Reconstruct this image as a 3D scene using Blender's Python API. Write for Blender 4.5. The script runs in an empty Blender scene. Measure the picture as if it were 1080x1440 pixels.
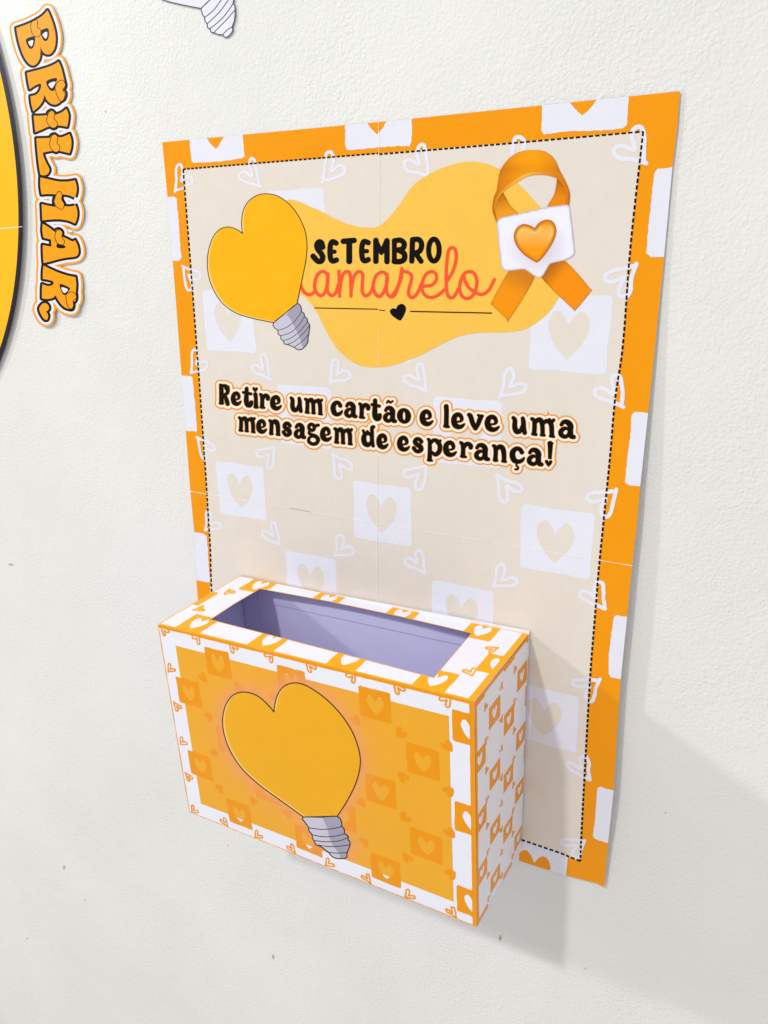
import bpy, math, random
import numpy as np
from mathutils import Matrix, Vector
from mathutils.geometry import delaunay_2d_cdt

# ------------------------------------------------------------------ scene, camera, world, lamps, exposure
S = bpy.context.scene
COL = S.collection
FOCAL = 1084.78226                                   # pixels, for a 1080 x 1440 picture
RV = np.array([0.31720055, 0.49053525, 0.06966394])  # solved from the poster's A4 sheets
TV = np.array([-0.1894879, -0.31498219, 0.65877399])
def rodr(r):
    th = np.linalg.norm(r); k = r/th
    K = np.array([[0, -k[2], k[1]], [k[2], 0, -k[0]], [-k[1], k[0], 0]])
    return np.eye(3)+math.sin(th)*K+(1-math.cos(th))*K@K
RM = rodr(RV)
CC = -RM.T@TV
# room axes: u right along the wall, v down the wall, w out of the wall  ->  X = u, Y = -w, Z = BASE - v
BASE = 1.75
def b3(u, v, w):
    return (u, -w, BASE-v)
def dirb(a):
    return Vector((a[0], a[2], -a[1]))
cam = bpy.data.cameras.new('camera'); camo = bpy.data.objects.new('camera', cam); COL.objects.link(camo)
right, down, fwd = dirb(RM[0]), dirb(RM[1]), dirb(RM[2])
m = Matrix((right, -down, -fwd)).transposed().to_4x4()
m.translation = Vector((CC[0], CC[2], BASE-CC[1]))
camo.matrix_world = m
cam.sensor_fit = 'VERTICAL'; cam.sensor_height = 36.0; cam.sensor_width = 27.0
cam.lens = FOCAL/1440*36.0
cam.clip_start = 0.01; cam.clip_end = 100
S.camera = camo
S.render.resolution_x = 768; S.render.resolution_y = 1024

world = bpy.data.worlds.new('World'); S.world = world; world.use_nodes = True
wb = world.node_tree.nodes['Background']
wb.inputs[0].default_value = (1.0, 0.975, 0.95, 1); wb.inputs[1].default_value = 0.655

def lamp(name, u, v, w, power, radius, col):
    l = bpy.data.lights.new(name, 'POINT'); l.energy = power; l.shadow_soft_size = radius; l.color = col
    o = bpy.data.objects.new(name, l); COL.objects.link(o); o.location = b3(u, v, w)
    return o
lamp('ceiling_lamp', -0.75, -2.24, 2.48, 208, 0.10, (0.97, 0.985, 1.0))
lamp('ceiling_lamp', -5.10, -2.12, 2.56, 500, 0.19, (0.97, 0.985, 1.0))

S.view_settings.view_transform = 'Standard'; S.view_settings.look = 'None'
S.view_settings.exposure = 0.0; S.view_settings.gamma = 1.0
S.view_settings.use_curve_mapping = False

# ------------------------------------------------------------------ helpers
rng = random.Random(4)
def lin(c):
    c = np.asarray(c, float)/255.0
    return np.where(c <= 0.04045, c/12.92, ((c+0.055)/1.055)**2.4)

def tag(o, label=None, cat=None, group=None, kind=None):
    if label: o['label'] = label
    if cat: o['category'] = cat
    if group: o['group'] = group
    if kind: o['kind'] = kind
    return o

def empty(name, loc):
    o = bpy.data.objects.new(name, None); COL.objects.link(o); o.location = loc
    o.empty_display_size = 0.05
    return o

MATS = {}
def paper(name, rgb=None, rough=0.27, spec=0.20, attr=False, vary=0.035, bump=0.0):
    """printed or plain glossy paper: colour with a faint print mottle"""
    if name in MATS: return MATS[name]
    mt = bpy.data.materials.new(name); mt.use_nodes = True
    nt = mt.node_tree; N = nt.nodes; L = nt.links
    bs = N['Principled BSDF']
    bs.inputs['Roughness'].default_value = rough
    bs.inputs['Specular IOR Level'].default_value = spec
    tc = N.new('ShaderNodeTexCoord')
    nz = N.new('ShaderNodeTexNoise'); nz.inputs['Scale'].default_value = 60; nz.inputs['Detail'].default_value = 6
    nz.inputs['Roughness'].default_value = 0.7
    L.new(tc.outputs['Object'], nz.inputs['Vector'])
    mr = N.new('ShaderNodeMapRange'); mr.inputs['From Min'].default_value = 0.25; mr.inputs['From Max'].default_value = 0.75
    mr.inputs['To Min'].default_value = 1-vary; mr.inputs['To Max'].default_value = 1+vary*0.6
    L.new(nz.outputs['Fac'], mr.inputs['Value'])
    mx = N.new('ShaderNodeVectorMath'); mx.operation = 'SCALE'
    if attr:
        at = N.new('ShaderNodeVertexColor'); at.layer_name = 'print'
        L.new(at.outputs['Color'], mx.inputs[0])
    else:
        cl = lin(rgb)
        rg = N.new('ShaderNodeRGB'); rg.outputs[0].default_value = (cl[0], cl[1], cl[2], 1)
        L.new(rg.outputs[0], mx.inputs[0])
    L.new(mr.outputs['Result'], mx.inputs['Scale'])
    L.new(mx.outputs['Vector'], bs.inputs['Base Color'])
    r2 = N.new('ShaderNodeTexNoise'); r2.inputs['Scale'].default_value = 25; r2.inputs['Detail'].default_value = 3
    L.new(tc.outputs['Object'], r2.inputs['Vector'])
    rr = N.new('ShaderNodeMapRange'); rr.inputs['To Min'].default_value = rough-0.07; rr.inputs['To Max'].default_value = rough+0.10
    L.new(r2.outputs['Fac'], rr.inputs['Value']); L.new(rr.outputs['Result'], bs.inputs['Roughness'])
    bp = N.new('ShaderNodeBump'); bp.inputs['Strength'].default_value = 0.6; bp.inputs['Distance'].default_value = 0.0012
    b2 = N.new('ShaderNodeTexNoise'); b2.inputs['Scale'].default_value = 9; b2.inputs['Detail'].default_value = 2
    L.new(tc.outputs['Object'], b2.inputs['Vector']); L.new(b2.outputs['Fac'], bp.inputs['Height'])
    L.new(bp.outputs['Normal'], bs.inputs['Normal'])
    MATS[name] = mt
    return mt

# ------------------------------------------------------------------ pixel -> place
def ray(px, py):
    a = np.stack([(np.asarray(px, float)-540)/FOCAL, (np.asarray(py, float)-720)/FOCAL, np.ones(np.shape(px))], -1)
    return a@RM                                        # = (RM.T @ a)
def at_w(px, py, w):
    d = ray(px, py); k = (-np.asarray(w)-CC[2])/d[..., 2]
    return CC+k[..., None]*d                           # (u, v, -w)
def uvproj(u, v, w=0.0):
    X = np.stack(np.broadcast_arrays(np.asarray(u, float), np.asarray(v, float), -np.asarray(w, float)), -1)
    c = X@RM.T+TV
    return np.stack([540+FOCAL*c[..., 0]/c[..., 2], 720+FOCAL*c[..., 1]/c[..., 2]], -1)

class SheetSurf:
    """a sheet hanging on the wall; h(u, v) is how far it stands off the wall"""
    def __init__(s, h): s.h = h
    def __call__(s, P, off):
        X = at_w(P[:, 0], P[:, 1], 0.0)
        w = s.h(X[:, 0], X[:, 1])
        for _ in range(4):
            X = at_w(P[:, 0], P[:, 1], w+off)
            w = s.h(X[:, 0], X[:, 1])
        return np.stack([X[:, 0], X[:, 2], BASE-X[:, 1]], -1)

def homog(src, dst):
    A = []
    for (x, y), (u, v) in zip(src, dst):
        A.append([x, y, 1, 0, 0, 0, -u*x, -u*y, -u]); A.append([0, 0, 0, x, y, 1, -v*x, -v*y, -v])
    return np.linalg.svd(np.array(A, float))[2][-1].reshape(3, 3)
def hap(h, P):
    P = np.asarray(P, float).reshape(-1, 2)
    q = np.c_[P, np.ones(len(P))]@h.T
    return q[:, :2]/q[:, 2:]

class QuadSurf:
    """a flat-ish panel between four corners given as pixels + stand-off; (s, t) in mm on it"""
    def __init__(s, pix, c3, w, h, bow=0.0):
        s.H = homog(pix, [(0, 0), (w, 0), (w, h), (0, h)]); s.HI = np.linalg.inv(s.H)
        s.c = np.array(c3); s.w = w; s.h = h; s.bow = bow
        n = np.cross(s.c[3]-s.c[0], s.c[1]-s.c[0]); s.n = n/np.linalg.norm(n)
    def px(s, st): return hap(s.HI, st)
    def st3(s, st, off):
        st = np.asarray(st, float).reshape(-1, 2)
        a = (st[:, 0]/s.w)[:, None]; b = (st[:, 1]/s.h)[:, None]; c = s.c
        X = (c[0]*(1-a)+c[1]*a)*(1-b)+(c[3]*(1-a)+c[2]*a)*b
        o = off+s.bow*np.clip(16*a*(1-a)*b*(1-b), 0, 1)
        return X+s.n*o
    def __call__(s, P, off):
        P = np.asarray(P, float); X = s.st3(hap(s.H, P), off)
        z = np.stack([X[:, 0], BASE-X[:, 2], X[:, 1]], -1)@RM[2]+TV[2]      # depth of that point of the panel
        Y = CC+ray(P[:, 0], P[:, 1])*z[:, None]
        return np.stack([Y[:, 0], Y[:, 2], BASE-Y[:, 1]], -1)

# ------------------------------------------------------------------ drawing shapes as distance fields over the picture grid
def cr(pts, closed=False, n=6):
    pts = np.asarray(pts, float); m_ = len(pts)
    if m_ < 3 and not closed:
        t = np.linspace(0, 1, n+1)[:, None]; return pts[0]*(1-t)+pts[-1]*t
    out = []
    rngk = range(m_ if closed else m_-1)
    for i in rngk:
        if closed: p0, p1, p2, p3 = pts[(i-1) % m_], pts[i], pts[(i+1) % m_], pts[(i+2) % m_]
        else: p0, p1, p2, p3 = pts[max(i-1, 0)], pts[i], pts[i+1], pts[min(i+2, m_-1)]
        for k in range(n):
            t = k/n
            out.append(0.5*((2*p1)+(-p0+p2)*t+(2*p0-5*p1+4*p2-p3)*t*t+(-p0+3*p1-3*p2+p3)*t**3))
    if not closed: out.append(pts[-1])
    return np.array(out)
def smooth(pts, corners=(), n=6):
    """closed outline, rounded through its points except at the listed corners"""
    pts = np.asarray(pts, float); m_ = len(pts)
    cs = sorted(corners)
    if not cs: return cr(pts, True, n)
    out = []
    for a, b in zip(cs, cs[1:]+[cs[0]+m_]):
        seg = pts[[i % m_ for i in range(a, b+1)]]
        out.append(cr(seg, False, n)[:-1])
    return np.concatenate(out)

class Field:
    def __init__(s, x0, y0, x1, y1, res):
        s.x0, s.y0, s.res = x0, y0, res
        s.xs = np.arange(x0, x1+1e-6, 1/res); s.ys = np.arange(y0, y1+1e-6, 1/res)
        s.F = np.full((len(s.ys), len(s.xs)), 1e3)
    def copy(s):
        g = Field.__new__(Field); g.x0, g.y0, g.res, g.xs, g.ys = s.x0, s.y0, s.res, s.xs, s.ys; g.F = s.F.copy(); return g
    def win(s, P, mg):
        a = np.searchsorted(s.xs, P[:, 0].min()-mg); b = np.searchsorted(s.xs, P[:, 0].max()+mg)
        c = np.searchsorted(s.ys, P[:, 1].min()-mg); d = np.searchsorted(s.ys, P[:, 1].max()+mg)
        return slice(c, d), slice(a, b)
    def stroke(s, pts, r=None, mg=9, sm=True, n=5, closed=False):
        pts = np.asarray(pts, float)
        if pts.shape[1] == 2: pts = np.c_[pts, np.full(len(pts), r)]
        if sm: pts = cr(pts, closed, n)
        if closed: pts = np.r_[pts, pts[:1]]
        for a, b in zip(pts[:-1], pts[1:]):
            sl = s.win(np.array([a[:2], b[:2]]), max(a[2], b[2])+mg)
            X, Y = np.meshgrid(s.xs[sl[1]], s.ys[sl[0]])
            if X.size == 0: continue
            d = b[:2]-a[:2]; L2 = d@d+1e-12
            t = np.clip(((X-a[0])*d[0]+(Y-a[1])*d[1])/L2, 0, 1)
            D = np.hypot(X-a[0]-t*d[0], Y-a[1]-t*d[1])-(a[2]+t*(b[2]-a[2]))
            s.F[sl] = np.minimum(s.F[sl], D)
        return s
    def sdf(s, P, sl):
        X, Y = np.meshgrid(s.xs[sl[1]], s.ys[sl[0]])
        D = np.full(X.shape, 1e9); ins = np.zeros(X.shape, bool)
        for a, b in zip(P, np.roll(P, -1, 0)):
            d = b-a; L2 = d@d+1e-12
            t = np.clip(((X-a[0])*d[0]+(Y-a[1])*d[1])/L2, 0, 1)
            D = np.minimum(D, (X-a[0]-t*d[0])**2+(Y-a[1]-t*d[1])**2)
            if a[1] != b[1]:
                c = ((a[1] > Y) != (b[1] > Y)) & (X < (b[0]-a[0])*(Y-a[1])/(b[1]-a[1])+a[0])
                ins ^= c
        D = np.sqrt(D)
        return np.where(ins, -D, D)
    def poly(s, P, mg=12):
        P = np.asarray(P, float); sl = s.win(P, mg)
        if s.F[sl].size: s.F[sl] = np.minimum(s.F[sl], s.sdf(P, sl))
        return s
    def cut(s, P, mg=6):
        P = np.asarray(P, float); sl = s.win(P, mg)
        if s.F[sl].size: s.F[sl] = np.maximum(s.F[sl], -s.sdf(P, sl))
        return s
    def keep(s, P):
        P = np.asarray(P, float)
        c = Field(s.x0, s.y0, s.xs[-1]+4, s.ys[-1]+4, 0.5)
        c.F = c.sdf(P, (slice(0, len(c.ys)), slice(0, len(c.xs))))
        # coarse distance away from the edge, exact near it
        x = (s.xs-c.x0)*c.res; y = (s.ys-c.y0)*c.res; ix = x.astype(int); iy = y.astype(int)
        fx = (x-ix)[None]; fy = (y-iy)[:, None]; G = c.F
        D = (G[iy][:, ix]*(1-fx)+G[iy][:, ix+1]*fx)*(1-fy)+(G[iy+1][:, ix]*(1-fx)+G[iy+1][:, ix+1]*fx)*fy
        s.F = np.maximum(s.F, D); return s
    def rough(s, amp, scale, seed=0):
        """hand-drawn wobble of the edges"""
        r = np.random.RandomState(seed); h, w = s.F.shape
        for a, sc in ((amp, scale), (amp*0.6, scale*0.4)):
            st = max(2, int(sc*s.res)); gh, gw = h//st+3, w//st+3
            G = r.uniform(-1, 1, (gh, gw))
            yy = np.arange(h)/st; xx = np.arange(w)/st
            iy = yy.astype(int); ix = xx.astype(int); fy = (yy-iy)[:, None]; fx = (xx-ix)[None]
            fy = fy*fy*(3-2*fy); fx = fx*fx*(3-2*fx)
            s.F += a*((G[iy][:, ix]*(1-fx)+G[iy][:, ix+1]*fx)*(1-fy)+(G[iy+1][:, ix]*(1-fx)+G[iy+1][:, ix+1]*fx)*fy)
        return s
    def sample(s, P):
        x = np.clip((P[:, 0]-s.x0)*s.res, 0, len(s.xs)-1.001); y = np.clip((P[:, 1]-s.y0)*s.res, 0, len(s.ys)-1.001)
        ix = x.astype(int); iy = y.astype(int); fx = x-ix; fy = y-iy; F = s.F
        return (F[iy, ix]*(1-fx)+F[iy, ix+1]*fx)*(1-fy)+(F[iy+1, ix]*(1-fx)+F[iy+1, ix+1]*fx)*fy
    def contour(s, lv):
        F = s.F-lv; F = np.where(np.abs(F) < 1e-5, 1e-5, F)
        F = F.copy(); F[0, :] = np.maximum(F[0, :], 0.3); F[-1, :] = np.maximum(F[-1, :], 0.3)
        F[:, 0] = np.maximum(F[:, 0], 0.3); F[:, -1] = np.maximum(F[:, -1], 0.3)
        I = F < 0; H, W = F.shape
        hid = np.full((H, W-1), -1); vid = np.full((H-1, W), -1)
        hx = I[:, :-1] != I[:, 1:]; vx = I[:-1] != I[1:]
        j, i = np.nonzero(hx); t = F[j, i]/(F[j, i]-F[j, i+1]); hid[j, i] = np.arange(len(j))
        P1 = np.stack([s.xs[i]+t/s.res, s.ys[j]], -1)
        j, i = np.nonzero(vx); t = F[j, i]/(F[j, i]-F[j+1, i]); vid[j, i] = np.arange(len(j))+len(P1)
        P2 = np.stack([s.xs[i], s.ys[j]+t/s.res], -1)
        P = np.concatenate([P1, P2]) if len(P1)+len(P2) else np.zeros((0, 2))
        case = I[:-1, :-1]*1+I[:-1, 1:]*2+I[1:, 1:]*4+I[1:, :-1]*8
        T, Rr, B, Lf = hid[:-1], vid[:, 1:], hid[1:], vid[:, :-1]
        tab = {1: [(Lf, T)], 2: [(T, Rr)], 3: [(Lf, Rr)], 4: [(Rr, B)], 5: [(Lf, T), (Rr, B)], 6: [(T, B)], 7: [(Lf, B)],
               8: [(Lf, B)], 9: [(T, B)], 10: [(T, Rr), (Lf, B)], 11: [(Rr, B)], 12: [(Lf, Rr)], 13: [(T, Rr)], 14: [(Lf, T)]}
        E = []
        for c, prs in tab.items():
            mk = case == c
            if mk.any():
                for a, b in prs: E.append(np.stack([a[mk], b[mk]], -1))
        E = np.concatenate(E) if E else np.zeros((0, 2), int)
        return P, E

def build(name, parent, fld, surf, off, mat, lv=0.0, step=14, thick=0.0, backmat=None, colfn=None, split=False):
    """mesh of everything inside the field's level, laid on a surface; thick gives it a back and edges"""
    P, E = fld.contour(lv)
    if len(P) < 3: return None
    if isinstance(surf, SheetSurf): off *= OFFS; step = min(step or 9, 9)
    else: step = min(step or 14, 14)
    if step:
        gx = np.arange(P[:, 0].min()+step/2, P[:, 0].max(), step); gy = np.arange(P[:, 1].min()+step/2, P[:, 1].max(), step)
        if len(gx) and len(gy):
            G = np.stack(np.meshgrid(gx, gy), -1).reshape(-1, 2)
            G = G[fld.sample(G)-lv < -0.8]
            P = np.concatenate([P, G])
    r = delaunay_2d_cdt([Vector((float(a), float(b))) for a, b in P], [(int(a), int(b)) for a, b in E], [], 0, 1e-5)
    V = np.array([(v[0], v[1]) for v in r[0]]); T = np.array([t for t in r[2] if len(t) == 3])
    cen = V[T].mean(1)
    T = T[fld.sample(cen)-lv < 0]
    ids, inv = np.unique(T, return_inverse=True); V = V[ids]; T = inv.reshape(-1, 3)
    A = V[T]; cw = (A[:, 1, 0]-A[:, 0, 0])*(A[:, 2, 1]-A[:, 0, 1])-(A[:, 1, 1]-A[:, 0, 1])*(A[:, 2, 0]-A[:, 0, 0])
    T[cw > 0] = T[cw > 0][:, ::-1]                    # pixel y runs down: facing the viewer
    if split:                                          # every separate printed motif becomes a part of its own
        lab = np.arange(len(V))
        while True:
            m_ = lab[T].min(1); new = lab.copy()
            for c in range(3): np.minimum.at(new, T[:, c], m_)
            new = new[new]
            if (new == lab).all(): break
            lab = new
        out = []
        tl = lab[T[:, 0]]
        for g in np.unique(tl):
            Tg = T[tl == g]; ids, inv = np.unique(Tg, return_inverse=True)
            if len(ids) < 6: continue
            out.append(mesh_out(name, parent, V[ids], inv.reshape(-1, 3), surf, off, mat, 0, None, colfn))
        return out[0] if out else None
    return mesh_out(name, parent, V, T, surf, off, mat, thick, backmat, colfn)

def mesh_out(name, parent, V, T, surf, off, mat, thick, backmat, colfn):
    X = surf(V, off)
    faces = T.tolist(); nfront = len(faces); verts = X
    if thick:
        Xb = surf(V, off-thick); n = len(V); verts = np.concatenate([X, Xb])
        cnt = {}
        for t in T.tolist():
            for a, b in ((t[0], t[1]), (t[1], t[2]), (t[2], t[0])): cnt[(a, b)] = 1
        faces += [[t[2]+n, t[1]+n, t[0]+n] for t in T.tolist()]
        faces += [[b, a, a+n, b+n] for (a, b) in cnt if (b, a) not in cnt]
    me = bpy.data.meshes.new(name); me.from_pydata(verts.tolist(), [], faces); me.materials.append(mat)
    if thick:
        me.materials.append(backmat or mat)
        mi = np.zeros(len(faces), int); mi[nfront:] = 1
        me.polygons.foreach_set('material_index', mi)
    if colfn is not None:
        c = colfn(V); c = np.c_[c, np.ones(len(c))]
        if thick: c = np.concatenate([c, c])
        at = me.color_attributes.new('print', 'FLOAT_COLOR', 'POINT'); at.data.foreach_set('color', c.ravel())
        me.update()
    o = bpy.data.objects.new(name, me); COL.objects.link(o)
    if parent:
        o.parent = parent; o.matrix_parent_inverse = PW[parent.name].inverted() if parent.name in PW else parent.matrix_basis.inverted()
    return o
PW = {}
OFFS = 0.8
def root(name, u, v, w):
    o = empty(name, b3(u, v, w)); PW[o.name] = Matrix.Translation(b3(u, v, w)); return o
def sub(o, parent):
    PW[o.name] = Matrix.Identity(4)
    return o

def crop(x0, y0, s):
    def f(pts):
        pts = [tuple(p) for p in pts]
        return [((p[0]/s)+x0, (p[1]/s)+y0)+((p[2]/s,) if len(p) > 2 else ()) for p in pts]
    return f
def box_of(P, pad): 
    P = np.asarray(P); return P[:, 0].min()-pad, P[:, 1].min()-pad, P[:, 0].max()+pad, P[:, 1].max()+pad

# ------------------------------------------------------------------ the wall
def wall_material():
    mt = bpy.data.materials.new('wall_paint'); mt.use_nodes = True
    nt = mt.node_tree; N = nt.nodes; L = nt.links; bs = N['Principled BSDF']
    bs.inputs['Specular IOR Level'].default_value = 0.35; bs.inputs['Roughness'].default_value = 0.5
    tc = N.new('ShaderNodeTexCoord')
    big = N.new('ShaderNodeTexNoise'); big.inputs['Scale'].default_value = 4; big.inputs['Detail'].default_value = 5
    L.new(tc.outputs['Object'], big.inputs['Vector'])
    cr_ = N.new('ShaderNodeValToRGB'); e = cr_.color_ramp.elements
    e[0].position = 0.3; e[1].position = 0.7
    a = lin((227, 227, 223)); b = lin((236, 236, 232))
    e[0].color = (*a, 1); e[1].color = (*b, 1)
    L.new(big.outputs['Fac'], cr_.inputs['Fac'])
    L.new(cr_.outputs['Color'], bs.inputs['Base Color'])
    # orange-peel roller texture: millimetre blobs over gentle plaster waves
    n1 = N.new('ShaderNodeTexNoise'); n1.inputs['Scale'].default_value = 420; n1.inputs['Detail'].default_value = 2.5
    n1.inputs['Roughness'].default_value = 0.55; n1.inputs['Distortion'].default_value = 0.5
    n2 = N.new('ShaderNodeTexNoise'); n2.inputs['Scale'].default_value = 30; n2.inputs['Detail'].default_value = 3
    n3 = N.new('ShaderNodeTexVoronoi'); n3.feature = 'SMOOTH_F1'; n3.inputs['Scale'].default_value = 380
    for n in (n1, n2, n3): L.new(tc.outputs['Object'], n.inputs['Vector'])
    s1 = N.new('ShaderNodeMath'); s1.operation = 'MULTIPLY'; s1.inputs[1].default_value = 1.0
    L.new(n1.outputs['Fac'], s1.inputs[0])
    # texture fades in and out over the wall as the roller was loaded
    pat = N.new('ShaderNodeTexNoise'); pat.inputs['Scale'].default_value = 9; pat.inputs['Detail'].default_value = 2
    L.new(tc.outputs['Object'], pat.inputs['Vector'])
    pm = N.new('ShaderNodeMapRange'); pm.inputs['From Min'].default_value = 0.35; pm.inputs['From Max'].default_value = 0.65
    pm.inputs['To Min'].default_value = 0.55; pm.inputs['To Max'].default_value = 1.15
    L.new(pat.outputs['Fac'], pm.inputs['Value'])
    s2 = N.new('ShaderNodeMath'); s2.operation = 'MULTIPLY_ADD'; s2.inputs[1].default_value = -0.45
    L.new(n3.outputs['Distance'], s2.inputs[0]); L.new(s1.outputs[0], s2.inputs[2])
    s4 = N.new('ShaderNodeMath'); s4.operation = 'MULTIPLY'
    L.new(s2.outputs[0], s4.inputs[0]); L.new(pm.outputs['Result'], s4.inputs[1])
    s3 = N.new('ShaderNodeMath'); s3.operation = 'MULTIPLY_ADD'; s3.inputs[1].default_value = 1.6
    L.new(n2.outputs['Fac'], s3.inputs[0]); L.new(s4.outputs[0], s3.inputs[2])
    bp = N.new('ShaderNodeBump'); bp.inputs['Strength'].default_value = 0.6; bp.inputs['Distance'].default_value = 0.0010
    L.new(s3.outputs[0], bp.inputs['Height']); L.new(bp.outputs['Normal'], bs.inputs['Normal'])
    return mt
me = bpy.data.meshes.new('wall')
u0, u1, v0, v1, th = -2.2, 2.0, -1.0, 1.75, 0.12
vs = [b3(u, v, w) for w in (0, -th) for (u, v) in ((u0, v0), (u1, v0), (u1, v1), (u0, v1))]
me.from_pydata(vs, [], [(3, 2, 1, 0), (4, 5, 6, 7), (0, 1, 5, 4), (1, 2, 6, 5), (2, 3, 7, 6), (3, 0, 4, 7)])
me.materials.append(wall_material())
wall = bpy.data.objects.new('wall', me); COL.objects.link(wall)
tag(wall, 'off-white painted wall with rolled orange-peel texture', kind='structure')

# small chips and specks in the paint
chipm = paper('paint_chip', (186, 179, 166), 0.8, 0.2)
chips = [(15, 794, 3.5, 1.8), (90, 1220, 2.2, 3.2), (703, 1320, 2.2, 4.5), (936, 1143, 1.6, 1.2), (823, 1362, 1.3, 1.0), (384, 1345, 1.6, 4.0),
         (119, 1266, 1.2, 1.0), (320, 1189, 1.0, 1.0), (38, 1320, 1.0, 1.6), (148, 157, 2.2, 1.0)]
for k, (x, y, a, b) in enumerate(chips):
    r = random.Random(k)
    ring = [(x+math.cos(t*math.pi/4.5)*a*r.uniform(.5, 1.2), y+math.sin(t*math.pi/4.5)*b*r.uniform(.5, 1.2)) for t in range(9)]
    f = Field(x-9, y-9, x+9, y+9, 3).poly(np.array(ring))
    build('paint_chip', wall, f, SheetSurf(lambda u, v: np.zeros_like(u)), 0.0003, chipm, step=0, thick=0.0004)

# ------------------------------------------------------------------ the poster: four A4 sheets taped edge to edge
PW_, PH_ = 0.420, 0.617
def sstep(a, b, x):
    t = np.clip((x-a)/(b-a), 0, 1); return t*t*(3-2*t)
def poster_h(u, v):
    t = np.clip(v/PH_, 0, 1.02)
    q = 0.0004+0.0066*sstep(0.08, 0.58, t)*(1-0.85*sstep(0.80, 1.04, t))
    edge = np.clip((u-0.27)/(0.42-0.27), 0, 1.05)**2
    wave = 0.0006*np.sin(u*31+v*9)*np.sin(v*17+1)*sstep(0.0, 0.1, v)*sstep(0.40, 0.33, v)
    return 0.0012+q*edge+wave*(1-edge)
PS = SheetSurf(poster_h)
poster = root('poster', 0.21, PH_, 0.0012)
tag(poster, 'glossy orange-bordered Setembro amarelo poster taped flat on the wall', 'poster')

white = paper('photo_paper', (228, 229, 240), 0.34)
BL = uvproj(-0.011, 0.613); 
L_ = [(228, 200), (235.5, 278), (243, 369.5), (255, 526)]
LB = [(273, 748), (276.5, 822), tuple(uvproj(-0.0092, 0.47)), tuple(BL)]
R_ = [(956.5, 128), (952.6, 180), (945.7, 235.5), (933.9, 362), (922, 480), (912, 577.5), (900.5, 684), (895.6, 740)]
RB = [(881.8, 870), (872.6, 960.6), (863.4, 1109.6), (854.5, 1194), (850, 1248)]
ML, MC, MR = (267.5, 691), (529.5, 736), (889, 795.5)
MT = (532, 171.5); VT = [(533, 240), (531.5, 420), (530, 640)]
MB = tuple(uvproj(0.2065, 0.6115)); VB = [(530.5, 848), tuple(uvproj(0.206, 0.5))]
BOT = [(850, 1248), (838, 1242), (798, 1232), (765, 1222), (728, 1210)]
sheets = [L_+[ML, MC]+VT[::-1]+[MT],
          [MT]+VT+[MC, MR]+R_[::-1],
          [ML]+LB+[MB]+VB[::-1]+[MC],
          [MC]+VB+[MB]+BOT[::-1]+RB[::-1][1:]+[MR]]
outline = np.array(L_+[ML]+LB+[MB]+BOT[::-1][:-1]+RB[::-1]+[MR]+R_[::-1]+[MT])
for k, sp in enumerate(sheets):
    sp = np.array(sp); f = Field(*box_of(sp, 4), 1.5).poly(sp, 8)
    build('paper_sheet', poster, f, PS, 0.0, white, lv=-0.12, step=14, thick=0.00035, backmat=white)

orange = paper('ink_orange', (245, 155, 0))
beige = paper('ink_beige', (230, 221, 210))
lav = paper('ink_pale_lavender', (232, 233, 245))
black = paper('ink_black', (5, 5, 6), 0.4, 0.12)
bw = box_of(outline, 3)
f = Field(*bw, 1.5).poly(outline, 8)
border = build('border_print', poster, f, PS, 0.00006, orange, lv=-0.15)

mg = 0.0206
DL = [(257.5, 238), (269, 387), (276.5, 488), (279, 520), (289.5, 672), (292.5, 722), (295.5, 770), (297.5, 830)]
dbl = uvproj(0.0095, 0.5925); dbr = (816, 1211)
DL2 = DL+[tuple(uvproj(0.0105, 0.47)), tuple(dbl)]
DR = [(904.5, 185), (887, 342), (876, 484), (865, 560), (858, 640), (849, 730), (842, 800), (838, 850), (831, 935), (827, 1000), (822, 1090), (818, 1165), (816, 1211)]
DT = [(257.5, 238), (400, 226.5), (533, 216), (700, 202), (904.5, 185)]
DB = [dbr, (798, 1204), (742, 1184), tuple(dbl)]
panel_poly = np.array(DL2+DB[::-1][1:]+DR[::-1][1:]+DT[::-1][1:-1])
f = Field(*box_of(panel_poly, 3), 1.5).poly(panel_poly, 8)
inner = build('panel_print', poster, f, PS, 0.00012, beige)

# repeating squares with a heart cut out, and hand-drawn heart outlines between them
def heart_poly(cx, cy, w, h, n=7):
    """heart with tip down inside a w x h box"""
    pts = [(0, -.17), (-.10, -.36), (-.27, -.5), (-.43, -.42), (-.5, -.2), (-.40, .08), (-.22, .32), (0, .5),
           (.22, .32), (.42, .06), (.5, -.2), (.43, -.42), (.27, -.5), (.10, -.36)]
    return np.array([(cx+a*w, cy+b*h) for a, b in smooth(pts, (0, 7), n)])
def turn(P, cx, cy, a):
    c, s = math.cos(a), math.sin(a); q = P-np.array((cx, cy))
    return np.c_[cx+q[:, 0]*c-q[:, 1]*s, cy+q[:, 0]*s+q[:, 1]*c]
def square_poly(cx, cy, w, h, seed):
    r = random.Random(seed); j = lambda s: r.uniform(-s, s)
    pts = []
    c = [(-.5, -.5), (.5, -.5), (.5, .5), (-.5, .5)]
    for i in range(4):
        a, b = c[i], c[(i+1) % 4]
        for t in (0.04, 0.35, 0.65, 0.96):
            pts.append((cx+(a[0]+(b[0]-a[0])*t)*w+j(.012)*w, cy+(a[1]+(b[1]-a[1])*t)*h+j(.012)*h))
    return np.array(pts)
HO = [(0, .55), (-.22, .17), (-.42, -.10), (-.50, -.34), (-.36, -.47), (-.15, -.32), (0, .03), (.15, -.32), (.36, -.47), (.50, -.34), (.42, -.10), (.22, .17), (.03, .45)]
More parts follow.
